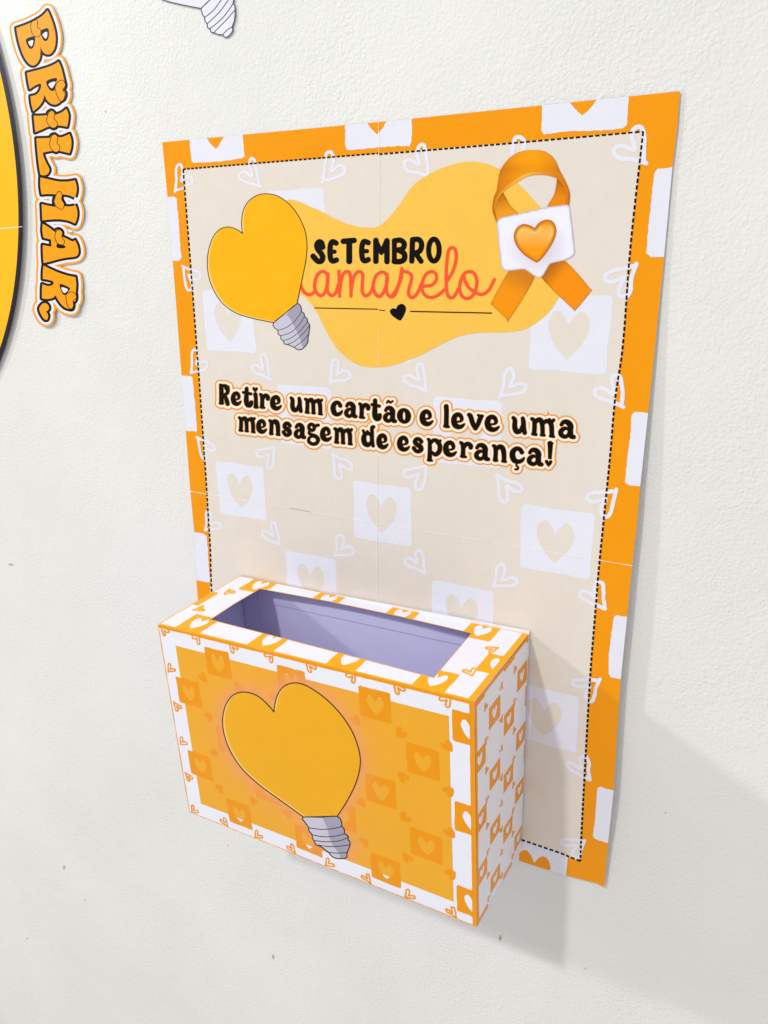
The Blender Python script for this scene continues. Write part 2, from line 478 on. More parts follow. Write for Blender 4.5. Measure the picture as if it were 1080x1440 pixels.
def heart_line(cx, cy, size, ang, seed):
    r = random.Random(seed); c, s = math.cos(ang), math.sin(ang)
    P = [(x+r.uniform(-.03, .03), y+r.uniform(-.03, .03)) for x, y in HO]
    return np.array([(cx+size*(x*c-y*s), cy+size*(x*s+y*c)) for x, y in P])
def hang(row, k):                       # which way the tip points: lower-left, lower-right, upper-left, upper-right
    if row % 2 == 0: return math.radians(42 if k % 2 == 0 else -42)
    return math.radians(138 if k % 2 == 0 else -138)

FS = Field(*bw, 2)
n = 0
for i in range(-1, 5):
    for k in range(-1, 4):
        for (cu, cv) in ((58.5+151.3*k, -9+155.5*i), (134.2+151.3*k, 68.7+155.5*i)):
            n += 1
            if cu < -40 or cu > 460 or cv < -40 or cv > 650: continue
            sq = square_poly(cu, cv, 56, 53, n)
            FS.poly(uvproj(sq[:, 0]/1000, sq[:, 1]/1000), 6)
            hp = heart_poly(cu-0.5, cv+1.0, 29, 33)
            if cu > 0: FS.cut(uvproj(hp[:, 0]/1000, hp[:, 1]/1000), 6)
FS.rough(0.55, 5, 3)
FS.keep(outline)
build('square_print', poster, FS, PS, 0.00018, lav, lv=-0.2, step=16, split=True)
FH = Field(*bw, 2); n = 0
for row in range(8):
    for k in range(6):
        n += 1
        cu, cv = 17.6+75.5*k, 30.5+77.75*row
        P = heart_line(cu, cv, 20.5, hang(row, k), n)
        pp = uvproj(P[:, 0]/1000, P[:, 1]/1000)
        sc = 0.5*(uvproj((cu+1)/1000, cv/1000)-uvproj((cu-1)/1000, cv/1000))[0]
        FH.stroke(pp, r=sc*1.5, mg=3, n=4)
FH.rough(0.3, 3, 5); FH.keep(outline)
build('heart_outline_print', poster, FH, PS, 0.00024, lav, lv=-0.1, step=0, split=True)

# dashed frame
FD = Field(*box_of(panel_poly, 4), 3)
def dashes(line, pitch0, pitch1, fill=0.68, r=1.45):
    P = cr(np.array(line, float), False, 8); d = np.r_[0, np.cumsum(np.hypot(*np.diff(P, axis=0).T))]
    s = 0.0
    while s < d[-1]-1:
        p = pitch0+(pitch1-pitch0)*s/d[-1]
        a, b = s, min(s+p*fill, d[-1]); t = np.array([a, b])
        q = np.c_[np.interp(t, d, P[:, 0]), np.interp(t, d, P[:, 1])]
        e = q[1]-q[0]; e = e/np.hypot(*e); nrm = np.array([-e[1], e[0]])*r
        FD.poly(np.array([q[0]-nrm, q[1]-nrm, q[1]+nrm, q[0]+nrm]), 3); s += p
dashes([(257.5, 238), (400, 226.3), (531.5, 215.6)], 5.6, 7.2, r=1.2); dashes([(533, 216.9), (700, 203), (904.5, 185)], 7.4, 9.6, r=1.3); dashes(DR, 9.6, 6.5, r=1.45); dashes(DL2, 8.0, 6.6, r=1.15); dashes(DB, 8.5, 7.5, r=1.3)
build('dashed_frame_print', poster, FD, PS, 0.00030, black, step=0)

# amber blob behind the title
bl = smooth([(400, 283), (440, 292), (470, 307), (497, 317.5), (525, 320), (541, 312), (560, 290), (580, 262), (605, 244), (635, 232), (663, 227.5), (692, 233),
             (722, 252), (760, 292), (785, 325), (797, 360), (795, 395), (785, 420), (768, 443), (742, 461), (715, 467), (672, 468), (640, 475), (600, 495),
             (570, 508), (540, 516), (508, 514.5), (481, 498), (462, 472), (446, 440), (436, 426), (424, 415), (395, 405), (380, 340)])
f = Field(*box_of(bl, 4), 2).poly(bl, 6)
build('blob_print', poster, f, PS, 0.00030, paper('ink_amber', (250, 197, 80)))

# title
b6 = crop(420, 320, 6.75); b7 = crop(550, 320, 6.75)
FT = Field(430, 325, 632, 378, 4)
def st(fld, c, pts, r, mg=8): fld.stroke(np.array(c([(p[0], p[1], r) for p in pts])), mg=mg)
for pts, r in [([(228, 185), (216, 145), (192, 137), (172, 165), (182, 205), (212, 245), (228, 282), (218, 314), (192, 322), (165, 305), (137, 272)], 27),
               ([(355, 148), (322, 134), (302, 165), (297, 235), (304, 298), (325, 318), (358, 308)], 26), ([(300, 229), (340, 229)], 21),
               ([(424, 131), (526, 122)], 27), ([(480, 130), (480, 320)], 29),
               ([(660, 144), (622, 132), (603, 165), (598, 235), (607, 298), (630, 316), (660, 304)], 26), ([(603, 225), (648, 224)], 21),
               ([(733, 122), (733, 320)], 27), ([(735, 130), (785, 238)], 23), ([(785, 238), (832, 130)], 23), ([(838, 125), (838, 323)], 27),
               ([(908, 125), (908, 324)], 24), ([(908, 126), (965, 120), (1001, 150), (990, 197), (945, 213)], 26), ([(945, 213), (1000, 246), (1002, 298), (965, 322), (908, 322)], 27)]:
    st(FT, b6, pts, r)
for pts, r in [([(203, 115), (196, 318)], 26), ([(203, 116), (262, 114), (290, 160), (272, 222), (220, 244)], 26), ([(240, 255), (284, 320)], 25)]:
    st(FT, b7, pts, r)
o_ = [(406+50*math.cos(a), 214+104*math.sin(a)) for a in np.linspace(0, 2*math.pi, 17)]
st(FT, b7, o_, 25)
title = build('title_lettering', poster, FT, PS, 0.00038, black, step=0)
title['label'] = 'black capital lettering SETEMBRO'
FA = Field(415, 340, 705, 430, 4)
for c, pts in [(b6, [(-30, 470), (15, 540), (45, 605), (95, 637), (138, 622), (160, 590)]),
               (b6, [(272, 450), (245, 420), (208, 422), (170, 465), (150, 560), (175, 625), (215, 645), (252, 610), (275, 520), (276, 440)]),
               (b6, [(276, 450), (270, 570), (285, 625), (318, 646), (352, 618), (378, 540)]),
               (b6, [(383, 415), (386, 540), (388, 650)]), (b6, [(390, 600), (405, 490), (435, 428), (472, 420), (490, 455), (495, 550), (497, 650)]),
               (b6, [(498, 600), (520, 480), (552, 428), (588, 420), (608, 455), (603, 550), (606, 615), (635, 648), (678, 622), (708, 555)]),
               (b6, [(838, 450), (805, 425), (765, 432), (725, 475), (707, 560), (728, 630), (768, 655), (808, 610), (838, 520), (840, 445)]),
               (b6, [(840, 450), (832, 570), (845, 635), (885, 660), (920, 622), (950, 545), (975, 470), (980, 393)]),
               (b7, [(5, 655), (52, 585), (85, 490), (102, 390)]), (b7, [(108, 412), (155, 424), (190, 450), (193, 495), (170, 580), (168, 640), (205, 665), (252, 618), (285, 540)]),
               (b7, [(305, 556), (380, 548), (425, 505), (428, 450), (392, 419), (335, 440), (297, 515), (297, 600), (335, 652), (395, 662), (455, 635), (505, 590)]),
               (b7, [(530, 510), (590, 405), (618, 290), (611, 215), (580, 190), (546, 220), (530, 330), (522, 450), (524, 560), (537, 640), (570, 668), (605, 645), (636, 585)]),
               (b7, [(672, 470), (705, 430), (755, 419), (795, 445), (815, 510), (800, 600), (760, 660), (708, 672), (662, 635), (650, 555), (672, 470)]),
               (b7, [(690, 465), (718, 545), (770, 598), (830, 630), (880, 630), (930, 590), (962, 530), (980, 494)])]:
    st(FA, c, pts, 16.5)
am = build('script_lettering', poster, FA, PS, 0.00036, paper('ink_coral', (252, 88, 52)), step=0)
am['label'] = 'coral handwritten lettering amarelo'
FL = Field(435, 425, 700, 455, 4)
st(FL, b6, [(152, 763), (450, 769), (750, 775)], 5); st(FL, b6, [(765, 783), (816, 788)], 4.5); st(FL, b7, [(186, 796), (560, 804), (953, 812)], 6)
FL.poly(np.array(b6(smooth([(958, 882), (985, 860), (1014, 800), (1018, 760), (1000, 732), (970, 725), (937, 742), (925, 770), (897, 765), (869, 782), (868, 810), (895, 843)], (), 5))), 3)
build('rule_print', poster, FL, PS, 0.00038, black, step=0)

# ------------------------------------------------------------------ printed heart-shaped light bulbs
lavgrey = paper('ink_cap_grey', (203, 200, 217)); lavdark = paper('ink_cap_shade', (165, 161, 180))
linek = paper('ink_line', (40, 36, 38))
def bulb(parent, c, glass, gc, cap, shade, lines, surf, off, fill, edge, lr, hi=None, step=14):
    g = np.array(c(smooth(glass, gc, 6))); q = np.array(c(smooth(cap, (), 3)))
    F = Field(*box_of(np.r_[g, q], 5), 3).poly(g, 6)
    body = build('bulb_print', parent, F, surf, off, fill, step=step); sub(body, parent)
    if hi is not None:                                 # pale rim printed along the left inside of the glass
        fi = F.copy(); sh = np.array(hi)
        G2 = Field(*box_of(np.r_[g, q], 5), 3).poly(g+sh, 6)
        fi.F = np.maximum(fi.F+lr/c([(1, 0)])[0][0]*0+0.6, -G2.F)
        mids = np.array(c([(0, 0)])); build('rim_light_print', body, fi, surf, off+0.00004, edge, step=0)
    FC = Field(*box_of(q, 5), 3).poly(q, 5)
    cp = build('bulb_cap_print', body, FC, surf, off+0.00003, lavgrey, step=0)
    FX = FC.copy(); FX.keep(np.array(c(shade))); 
    build('bulb_cap_print', body, FX, surf, off+0.00006, lavdark, step=0)
    FLn = Field(*box_of(np.r_[g, q], 5), 3.5)
    for pl in (g, q):
        FLn.stroke(np.r_[pl, pl[:1]], r=lr, mg=3, sm=False)
    for ln in lines: FLn.stroke(np.array(c(ln)), r=lr*0.75, mg=3)
    build('ink_line_print', body, FLn, surf, off+0.00010, linek, step=0)
    return body
bc = crop(280, 260, 6)
gl = [(365, 410), (330, 384), (282, 362), (235, 356), (180, 372), (130, 420), (90, 510), (70, 620), (75, 740), (105, 850), (165, 960), (240, 1037), (340, 1093), (470, 1130), (630, 1162),
      (825, 1003), (850, 880), (880, 740), (905, 600), (908, 470), (880, 350), (820, 235), (740, 145), (650, 90), (560, 75), (480, 92), (410, 147), (370, 225), (358, 320)]
cp_ = [(630, 1162), (632, 1200), (662, 1226), (668, 1258), (688, 1274), (690, 1300), (712, 1317), (717, 1340), (748, 1347), (800, 1370), (820, 1385), (850, 1390), (880, 1375), (914, 1330),
       (918, 1290), (928, 1230), (931, 1182), (915, 1157), (909, 1128), (888, 1110), (884, 1085), (863, 1068), (858, 1030), (825, 1003), (730, 1080)]
shd = [(735, 1095), (825, 990), (960, 1000), (960, 1400), (895, 1400), (875, 1370), (850, 1290), (810, 1210), (770, 1130)]
lns = [[(662, 1228), (735, 1203), (808, 1148), (863, 1070)], [(688, 1274), (775, 1243), (848, 1175), (888, 1110)], [(710, 1316), (790, 1283), (868, 1213), (914, 1157)],
       [(745, 1346), (815, 1312), (890, 1240), (931, 1185)], [(800, 1370), (870, 1320), (920, 1265)]]
ylw = paper('ink_yellow', (253, 184, 10)); rim = paper('ink_pale_amber', (254, 206, 110))
bulb(poster, bc, gl, (0, 14, 15), cp_, shd, lns, PS, 0.00042, ylw, rim, 0.55, hi=(3.0, -1.2))['label'] = 'yellow heart-shaped light bulb drawing'

# ------------------------------------------------------------------ printed ribbon with speech bubble
rc = crop(675, 200, 5.541)
vcol = paper('ink_shaded', attr=True)
def shaded(name, parent, poly, off, fn, corners=(), n=5, step=4):
    P = np.array(rc(smooth(poly, corners, n))); F = Field(*box_of(P, 4), 3).poly(P, 4)
    o = build(name, parent, F, PS, off, vcol, step=step, colfn=lambda V: fn(V, F)); return o
def mixc(a, b, t): return lin(a)[None]*(1-t[:, None])+lin(b)[None]*t[:, None]
def ribbon_fn(a, b, x0, y0, x1, y1):
    def fn(V, F):
        (p0x, p0y), (p1x, p1y) = rc([(x0, y0), (x1, y1)])
        d = np.array([p1x-p0x, p1y-p0y]); t = np.clip(((V[:, 0]-p0x)*d[0]+(V[:, 1]-p0y)*d[1])/(d@d), 0, 1)
        c = mixc(a, b, t*t*(3-2*t)); e = np.clip(1+F.sample(V)/1.3, 0, 1)[:, None]
        return c*(1-0.22*e)
    return fn
rib = shaded('ribbon_print', poster, [(180, 390), (120, 480), (108, 560), (135, 640), (200, 640), (300, 570), (235, 490)], 0.00042, ribbon_fn((196, 110, 0), (242, 158, 26), 150, 400, 200, 560), (0,))
rib['label'] = 'orange looped awareness ribbon drawing'; sub(rib, poster)
shaded('ribbon_fold_print', rib, [(600, 285), (655, 350), (690, 500), (640, 540), (525, 515), (580, 400)], 0.00042, ribbon_fn((190, 105, 0), (240, 140, 4), 610, 290, 600, 450), (0,))
shaded('ribbon_fold_print', rib, [(240, 985), (92, 1238), (98, 1272), (200, 1370), (232, 1376), (430, 1040), (345, 960)], 0.00044, ribbon_fn((214, 128, 24), (248, 150, 0), 310, 1010, 215, 1170))
shaded('ribbon_fold_print', rib, [(470, 1040), (715, 1292), (748, 1303), (858, 1168), (858, 1140), (660, 925), (540, 940)], 0.00043, ribbon_fn((188, 104, 4), (249, 145, 0), 540, 960, 650, 1060))
def loop_fn(V, F):
    x = (V[:, 0]-675)*5.541; y = (V[:, 1]-200)*5.541
    t = np.clip(np.abs(x-400)/300, 0, 1)**1.6
    yy = np.clip((y-70)/190, 0, 1)
    c = mixc((253, 162, 0), (196, 104, 0), np.clip(t*0.85+0.25*(1-np.abs(yy-0.75)*3).clip(0, 1), 0, 1))
    e = np.clip(1+F.sample(V)/1.2, 0, 1)[:, None]
    return c*(1-0.15*e)
loop = [(140, 630), (97, 540), (105, 440), (130, 370), (145, 270), (168, 200), (230, 122), (310, 74), (420, 59), (510, 74), (580, 130), (622, 220), (660, 290), (694, 370), (701, 430), (692, 500),
        (664, 500), (668, 430), (650, 345), (600, 285), (530, 260), (450, 254), (370, 266), (290, 310), (210, 365), (160, 415), (128, 480), (122, 550)]
shaded('ribbon_fold_print', rib, loop, 0.00046, loop_fn, (0, 15, 16))
rimp = [(122, 560), (112, 480), (150, 400), (205, 345), (285, 288), (365, 243), (450, 231), (535, 238), (612, 268), (668, 330), (686, 410), (684, 500), (672, 500), (668, 430), (650, 345), (600, 285), (530, 260), (450, 254), (370, 266), (290, 310), (210, 365), (160, 415), (128, 480)]
shaded('ribbon_fold_print', rib, rimp, 0.00049, lambda V, F: mixc((222, 124, 4), (250, 186, 70), np.clip(1-np.abs((V[:, 0]-675)*5.541-330)/260, 0, 1)), (0, 11, 12))
def bub_fn(V, F):
    e = np.clip(1+F.sample(V)/2.6, 0, 1)**1.5; y = (V[:, 1]-200)*5.541; x = (V[:, 0]-675)*5.541
    c = mixc((242, 242, 253), (176, 172, 206), e*0.85)
    d = np.hypot((x-450)/190, (y-800)/190); s = np.clip(1.3-d, 0, 1)*0.75
    return c*(1-s[:, None])+lin((206, 192, 210))[None]*s[:, None]
bub = shaded('speech_bubble_print', rib, [(133, 640), (140, 610), (165, 588), (290, 560), (420, 530), (530, 505), (660, 488), (685, 490), (698, 510), (715, 640), (735, 830), (733, 870), (705, 900), (640, 925), (552, 946),
                                   (520, 990), (488, 1040), (460, 1056), (428, 1046), (385, 1015), (342, 990), (265, 998), (200, 1000), (175, 985), (163, 940), (145, 780)], 0.00052, bub_fn, (), 4, 3)
def hrt_fn(V, F):
    e = np.clip(-F.sample(V)/9.0, 0, 1); x = (V[:, 0]-675)*5.541; y = (V[:, 1]-200)*5.541
    c = mixc((192, 98, 0), (250, 158, 6), np.clip(e*1.5, 0, 1))
    g = 0.9*np.clip(1-np.abs(e-0.78)/0.42, 0, 1)*np.clip((830-y)/110, 0, 1)*np.clip((y-640)/40, 0, 1)
    return c*(1-g[:, None])+lin((242, 214, 128))[None]*g[:, None]
hp = [(425, 668), (385, 645), (330, 638), (282, 672), (262, 735), (285, 810), (345, 880), (440, 940), (470, 922), (520, 860), (575, 770), (597, 690), (572, 622), (520, 602), (462, 625)]
sub(bub, rib)
shaded('heart_print', rib, hp, 0.00056, hrt_fn, (0, 7), 5, 2)

# ------------------------------------------------------------------ the sentence in rounded retro lettering
# glyph strokes in a unit box (x, y, radius as a share of the letter height)
def _e(): return [[(.36, .56, .055), (.60, .53, .065), (.74, .40, .105), (.66, .20, .125), (.46, .13, .13), (.24, .26, .15), (.17, .52, .17), (.26, .76, .17), (.50, .86, .14), (.74, .80, .11), (.92, .66, .06)]]
def _n(w2=.80): return [[(.12, .10, .09), (.24, .18, .12), (.27, .5, .125), (.24, .88, .13)], [(.17, .90, .085), (.34, .91, .085)], [(.30, .34, .09), (.48, .13, .13), (.68, .17, .15), (.78, .42, .14), (.80, .88, .125)], [(.70, .92, .08), (.90, .93, .08)]]
GL = {
 'e': _e(), 'n': _n(),
 'c': [[(.80, .30, .13), (.66, .14, .125), (.42, .13, .13), (.22, .32, .16), (.19, .56, .17), (.30, .80, .16), (.55, .87, .13), (.80, .78, .11), (.94, .62, .06)]],
 'a': [[(.22, .28, .10), (.34, .13, .11), (.56, .12, .14), (.72, .28, .16), (.72, .56, .15), (.76, .82, .14), (.92, .87, .11)],
       [(.62, .48, .07), (.40, .46, .10), (.20, .62, .13), (.20, .80, .13), (.40, .90, .11), (.60, .80, .10), (.68, .60, .10)]],
 'r': [[(.12, .10, .09), (.25, .20, .12), (.30, .5, .13), (.28, .88, .14)], [(.16, .92, .08), (.48, .93, .08)], [(.34, .42, .10), (.48, .20, .13), (.68, .14, .13), (.84, .24, .14), (.84, .34, .13)]],
 'u': [[(.14, .12, .10), (.24, .24, .125), (.23, .60, .14), (.34, .83, .15), (.56, .80, .12), (.68, .55, .10)], [(.72, .10, .11), (.76, .3, .13), (.77, .6, .135), (.84, .87, .12)]],
 'm': [[(.06, .12, .09), (.15, .20, .11), (.17, .5, .12), (.15, .88, .12)], [(.09, .91, .08), (.23, .92, .08)], [(.19, .34, .08), (.30, .15, .12), (.42, .16, .13), (.48, .42, .12), (.49, .88, .115)], [(.43, .92, .07), (.56, .92, .07)],
       [(.51, .34, .08), (.62, .17, .11), (.76, .20, .12), (.84, .36, .13), (.86, .88, .12)], [(.79, .93, .07), (.94, .94, .07)], [(.76, .08, .09), (.84, .17, .10), (.93, .08, .09)]],
 's': [[(.78, .25, .13), (.62, .12, .12), (.38, .13, .13), (.24, .30, .14), (.42, .46, .15), (.68, .56, .16), (.76, .74, .15), (.56, .87, .13), (.32, .86, .12), (.15, .70, .13)]],
 'o': [[(.5+.30*math.cos(a), .5+.36*math.sin(a), .14+.035*math.cos(2*a)) for a in np.linspace(0, 2*math.pi, 13)], [(.14, .32, .07), (.24, .46, .10), (.36, .30, .08)]],
 'v': [[(.10, .12, .11), (.20, .20, .14), (.34, .60, .14), (.50, .86, .13)], [(.50, .86, .13), (.66, .60, .13), (.80, .24, .14), (.90, .12, .09)], [(.66, .10, .07), (.95, .12, .07)]],
 't': [[(.42, .06, .10), (.42, .20, .10), (.40, .45, .115), (.40, .70, .13), (.54, .87, .13), (.78, .86, .11), (.86, .72, .10)], [(.12, .26, .07), (.45, .28, .075), (.82, .30, .075)]],
 'i': [[(.40, .08, .14), (.50, .3, .13), (.50, .6, .135), (.52, .88, .15)], [(.30, .92, .085), (.80, .93, .085)]],
 'l': [[(.45, .09, .10), (.5, .3, .10), (.48, .6, .10), (.46, .9, .105)], [(.15, .93, .06), (.85, .94, .06)]],
 'R': [[(.26, .12, .105), (.28, .5, .11), (.28, .9, .115)], [(.15, .05, .045), (.55, .06, .045)], [(.12, .95, .045), (.42, .95, .045)], [(.34, .10, .07), (.62, .09, .085), (.80, .22, .10), (.76, .42, .09), (.48, .54, .07)],
       [(.58, .56, .07), (.70, .75, .105), (.80, .94, .10)], [(.56, .12, .06), (.72, .25, .07), (.86, .12, .06)]],
 'd': [[(.86, .07, .085), (.76, .12, .085), (.76, .4, .09), (.76, .7, .095), (.84, .93, .075)], [(.72, .48, .08), (.50, .38, .08), (.26, .46, .10), (.18, .66, .12), (.28, .86, .12), (.52, .90, .10), (.72, .74, .07)], [(.14, .28, .06), (.28, .42, .075), (.44, .30, .06)]],
 'p': [[(.10, .07, .06), (.20, .14, .08), (.22, .5, .09), (.20, .93, .10)], [(.08, .965, .045), (.36, .97, .045)], [(.28, .22, .07), (.46, .09, .08), (.72, .12, .09), (.88, .32, .10), (.82, .56, .10), (.58, .69, .09), (.32, .60, .06)], [(.60, .06, .06), (.74, .20, .07), (.90, .08, .06)]],
 'g': [[(.36+.22*math.cos(a), .21+.13*math.sin(a), .075) for a in np.linspace(0, 2*math.pi, 11)], [(.62, .16, .06), (.78, .10, .07), (.90, .09, .065)], [(.20, .36, .05), (.16, .47, .06), (.40, .55, .085), (.72, .60, .09), (.88, .74, .085), (.70, .90, .08), (.40, .93, .075), (.14, .84, .075), (.18, .68, .06), (.42, .60, .05)]],
 '!': [[(.50, .08, .16), (.50, .4, .14), (.45, .88, .11)], [(.22, .06, .07), (.82, .06, .07)], [(.30, .94, .06), (.62, .94, .06)]],
 '~': [[(.10, .70, .20), (.30, .28, .22), (.55, .60, .22), (.88, .25, .20)]],
 'h': [[(.25, .25, .22), (.5, .62, .22), (.75, .25, .22)], [(.5, .85, .08), (.5, .5, .2)]],      # heart-shaped dot
 ',': [[(.55, .0, .12), (.45, .25, .13), (.75, .45, .16), (.65, .75, .18), (.3, .8, .15)]],
}
cA, cB, cC, cD, cE = (295, 525), (400, 535), (500, 540), (600, 550), (690, 560)
TXT = [(cA, 'R', 90, 220, 115, 342), (cA, 'e', 235, 345, 195, 355), (cA, 't', 350, 468, 155, 370), (cA, 'i', 470, 530, 215, 380), (cA, 'h', 460, 525, 148, 212), (cA, 'r', 535, 648, 215, 385), (cA, 'e', 660, 782, 235, 405),
       (cB, 'u', 52, 202, 175, 350), (cB, 'm', 215, 418, 190, 370), (cB, 'c', 505, 632, 220, 390), (cB, 'a', 645, 785, 232, 408), (cB, 'r', 800, 928, 240, 417), (cB, 't', 935, 1050, 205, 440),
       (cC, 'a', 295, 442, 240, 422), (cC, '~', 332, 412, 170, 222), (cC, 'o', 450, 602, 255, 437), (cC, 'e', 700, 846, 275, 460), (cC, 'l', 955, 1018, 220, 478),
       (cD, 'e', 270, 420, 230, 415), (cD, 'v', 440, 618, 240, 430), (cD, 'e', 632, 796, 255, 445), (cE, 'u', 220, 398, 195, 395), (cE, 'm', 430, 702, 210, 418), (cE, 'a', 725, 918, 235, 440),
       (cA, 'm', 308, 497, 468, 642), (cA, 'e', 510, 622, 495, 657), (cA, 'n', 633, 768, 500, 675), (cA, 's', 785, 892, 525, 690), (cA, 'a', 910, 1038, 540, 712),
       (cB, 'g', 245, 382, 458, 707), (cB, 'e', 392, 516, 500, 667), (cB, 'm', 533, 742, 510, 695), (cB, 'd', 832, 987, 482, 722),
       (cC, 'e', 233, 358, 535, 710), (cC, 'e', 455, 592, 560, 735), (cC, 's', 613, 742, 578, 752), (cC, 'p', 770, 935, 588, 842), (cD, 'e', 182, 330, 535, 717), (cD, 'r', 350, 502, 545, 727),
       (cD, 'a', 508, 682, 566, 757), (cD, 'n', 703, 874, 580, 772), (cE, 'c', 205, 372, 525, 712), (cE, ',', 245, 315, 710, 788), (cE, 'a', 385, 568, 540, 737), (cE, '!', 610, 682, 478, 660), (cE, 'h', 583, 674, 668, 750)]
FX = Field(296, 528, 824, 676, 3.2)
for (ox, oy), ch, x0, x1, y0, y1 in TXT:
    s_ = 7.714; W, H = (x1-x0)/s_, (y1-y0)/s_; X0, Y0 = ox+x0/s_, oy+y0/s_
    sk = 0.10
    for stq in GL[ch]:
        P = np.array([(X0+x*W, Y0+y*H+sk*(x-.5)*W, r*(H if ch not in ('~', 'h', ',') else min(W, H))) for x, y, r in stq])
        FX.stroke(P, mg=7, n=4)
# spiky ticks the outline effect leaves above some letters
sent = build('sentence_lettering', poster, FX, PS, 0.00048, black, step=0)
sent['label'] = 'black outlined sentence inviting people to take a card'
ticks = FX.copy()
for (ox, oy), x, y in ((cA, 420, 432), (cB, 342, 150), (cB, 670, 475), (cC, 915, 555), (cE, 620, 150)):
    px, py = ox+x/7.714, oy+y/7.714
    ticks.poly(np.array([(px-1.4, py+5), (px, py-2.5), (px+1.8, py+5)]), 3); 
FO = ticks.copy(); FO.F = np.minimum(FX.F-5.5, np.where(ticks.F < FX.F, ticks.F, 1e3))
build('lettering_outline_print', sent, FO, PS, 0.00040, paper('ink_gold', (243, 156, 4)), step=0)
build('lettering_halo_print', sent, FX, PS, 0.00043, paper('ink_cream', (250, 241, 230)), lv=3.6, step=0)
build('lettering_glow_print', sent, FX, PS, 0.00045, paper('ink_apricot', (240, 168, 60)), lv=0.7, step=0)

# cut edges of the sheets showing as hairlines, and creases
FE = Field(262, 165, 895, 1000, 2.4)
rs = random.Random(9)
def hair(line, a, b, nn=60):
    P = cr(np.array(line, float), False, 10); d = np.r_[0, np.cumsum(np.hypot(*np.diff(P, axis=0).T))]
    t = np.linspace(0, d[-1], nn); r = np.array([rs.uniform(a, b) for _ in t])
    FE.stroke(np.c_[np.interp(t, d, P[:, 0]), np.interp(t, d, P[:, 1]), r], mg=2, sm=False)
hair([MT, (533, 240), (532.3, 320)], .22, .46); hair([(532, 462), (531.5, 515)], .15, .3, 16); hair([(530.3, 640), (529.9, 690), MC, (530.5, 848)], .22, .5)
hair([ML, (405, 714)], .3, .52, 30); hair([(440, 720.5), MC, (640, 754.5), MR], .25, .5)
build('sheet_edge', poster, FE, PS, 0.00062, paper('cut_edge', (252, 248, 238), 0.6), step=0, split=True)
FG = Field(380, 690, 560, 760, 3)
FG.stroke([(408, 714.6), (418, 716.3), (436, 719.9)], r=.3, mg=2, sm=False)
build('seam_shade', poster, FG, PS, 0.00062, paper('seam_shade_grey', (176, 168, 154), 0.7), step=0)  # painted shade: grey stroke for the shadow along part of the seam
FC_ = Field(840, 840, 890, 885, 3); FC_.stroke([(848, 872, .3), (862, 866, .35), (880, 858, .6)], mg=2)
build('crease', poster, FC_, PS, 0.00062, paper('crease_light', (252, 190, 70), 0.5), step=0)

# ------------------------------------------------------------------ the card box hanging on the poster
WF = 0.104
pFTL, pFTR, pFBR, pFBL = (221.5, 878), (667, 986.5), (671, 1304), (266, 1142)
pBTL, pBTR, pBBR = (337, 809.5), (744, 891.5), (733, 1194)
def pt(p, w):
    X = at_w(np.array([p[0]]), np.array([p[1]]), np.array([w]))[0]; return np.array(b3(X[0], X[1], -X[2]))
WB = 0.0030
FTL, FTR, FBR, FBL = [pt(p, WF) for p in (pFTL, pFTR, pFBR, pFBL)]
BTL, BTR, BBR = pt(pBTL, WB), pt(pBTR, WB+0.0015), pt(pBBR, WB)
BBL = FBL+(BTL-FTL)*0.6+(BBR-FBR)*0.4
BBL[1] = -WB
cbox = empty('card_box', tuple((BBL+BBR)/2)); PW[cbox.name] = Matrix.Translation(tuple((BBL+BBR)/2))
tag(cbox, 'open-topped orange and white paper card box fixed low on the poster', 'box')
def pxof(X):
    X = np.asarray(X); return tuple(uvproj(X[0], BASE-X[2], -X[1]))
SF = QuadSurf([pFTL, pFTR, pFBR, pFBL], [FTL, FTR, FBR, FBL], 297, 207, bow=0.0011)
SS = QuadSurf([pFTR, pBTR, pBBR, pFBR], [FTR, BTR, BBR, FBR], 100, 207, bow=-0.0007)
ST = QuadSurf([pBTL, pBTR, pFTR, pFTL], [BTL, BTR, FTR, FTL], 297, 100)
for s_ in (SF, SS, ST):
    pass
boxwhite = paper('box_paper', (238, 239, 250), 0.36)
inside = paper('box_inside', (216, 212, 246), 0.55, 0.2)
T_ = 0.0007
def flat_panel(name, corners, mat, thick=T_, n=6, parent=cbox):
    """a thin card panel between four corners, thickened inwards"""
    c = np.array(corners); nr = np.cross(c[1]-c[0], c[3]-c[0]); nr = nr/np.linalg.norm(nr)
    g = [(i/n, j/n) for j in range(n+1) for i in range(n+1)]
    X = np.array([(c[0]*(1-a)+c[1]*a)*(1-b)+(c[3]*(1-a)+c[2]*a)*b for a, b in g]); N_ = len(X)
    V = np.r_[X, X+nr*thick]; F = []
    id_ = lambda i, j: j*(n+1)+i
    for j in range(n):
        for i in range(n):
            q = [id_(i, j), id_(i+1, j), id_(i+1, j+1), id_(i, j+1)]; F.append(q); F.append([k+N_ for k in q[::-1]])
    rim_ = [id_(i, 0) for i in range(n)]+[id_(n, j) for j in range(n)]+[id_(i, n) for i in range(n, 0, -1)]+[id_(0, j) for j in range(n, 0, -1)]
    for a, b in zip(rim_, rim_[1:]+rim_[:1]): F.append([a, a+N_, b+N_, b])
    me = bpy.data.meshes.new(name); me.from_pydata(V.tolist(), [], F); me.materials.append(mat)
    import bmesh
    bm = bmesh.new(); bm.from_mesh(me); bmesh.ops.recalc_face_normals(bm, faces=bm.faces); bm.to_mesh(me); bm.free()
    o = bpy.data.objects.new(name, me); COL.objects.link(o); o.parent = parent
    o.matrix_parent_inverse = PW[parent.name].inverted() if parent.name in PW else Matrix.Identity(4)
    return o
e_ = 0.0012
def inset(P, Q, d):
    v = Q-P; return P+v/np.linalg.norm(v)*d
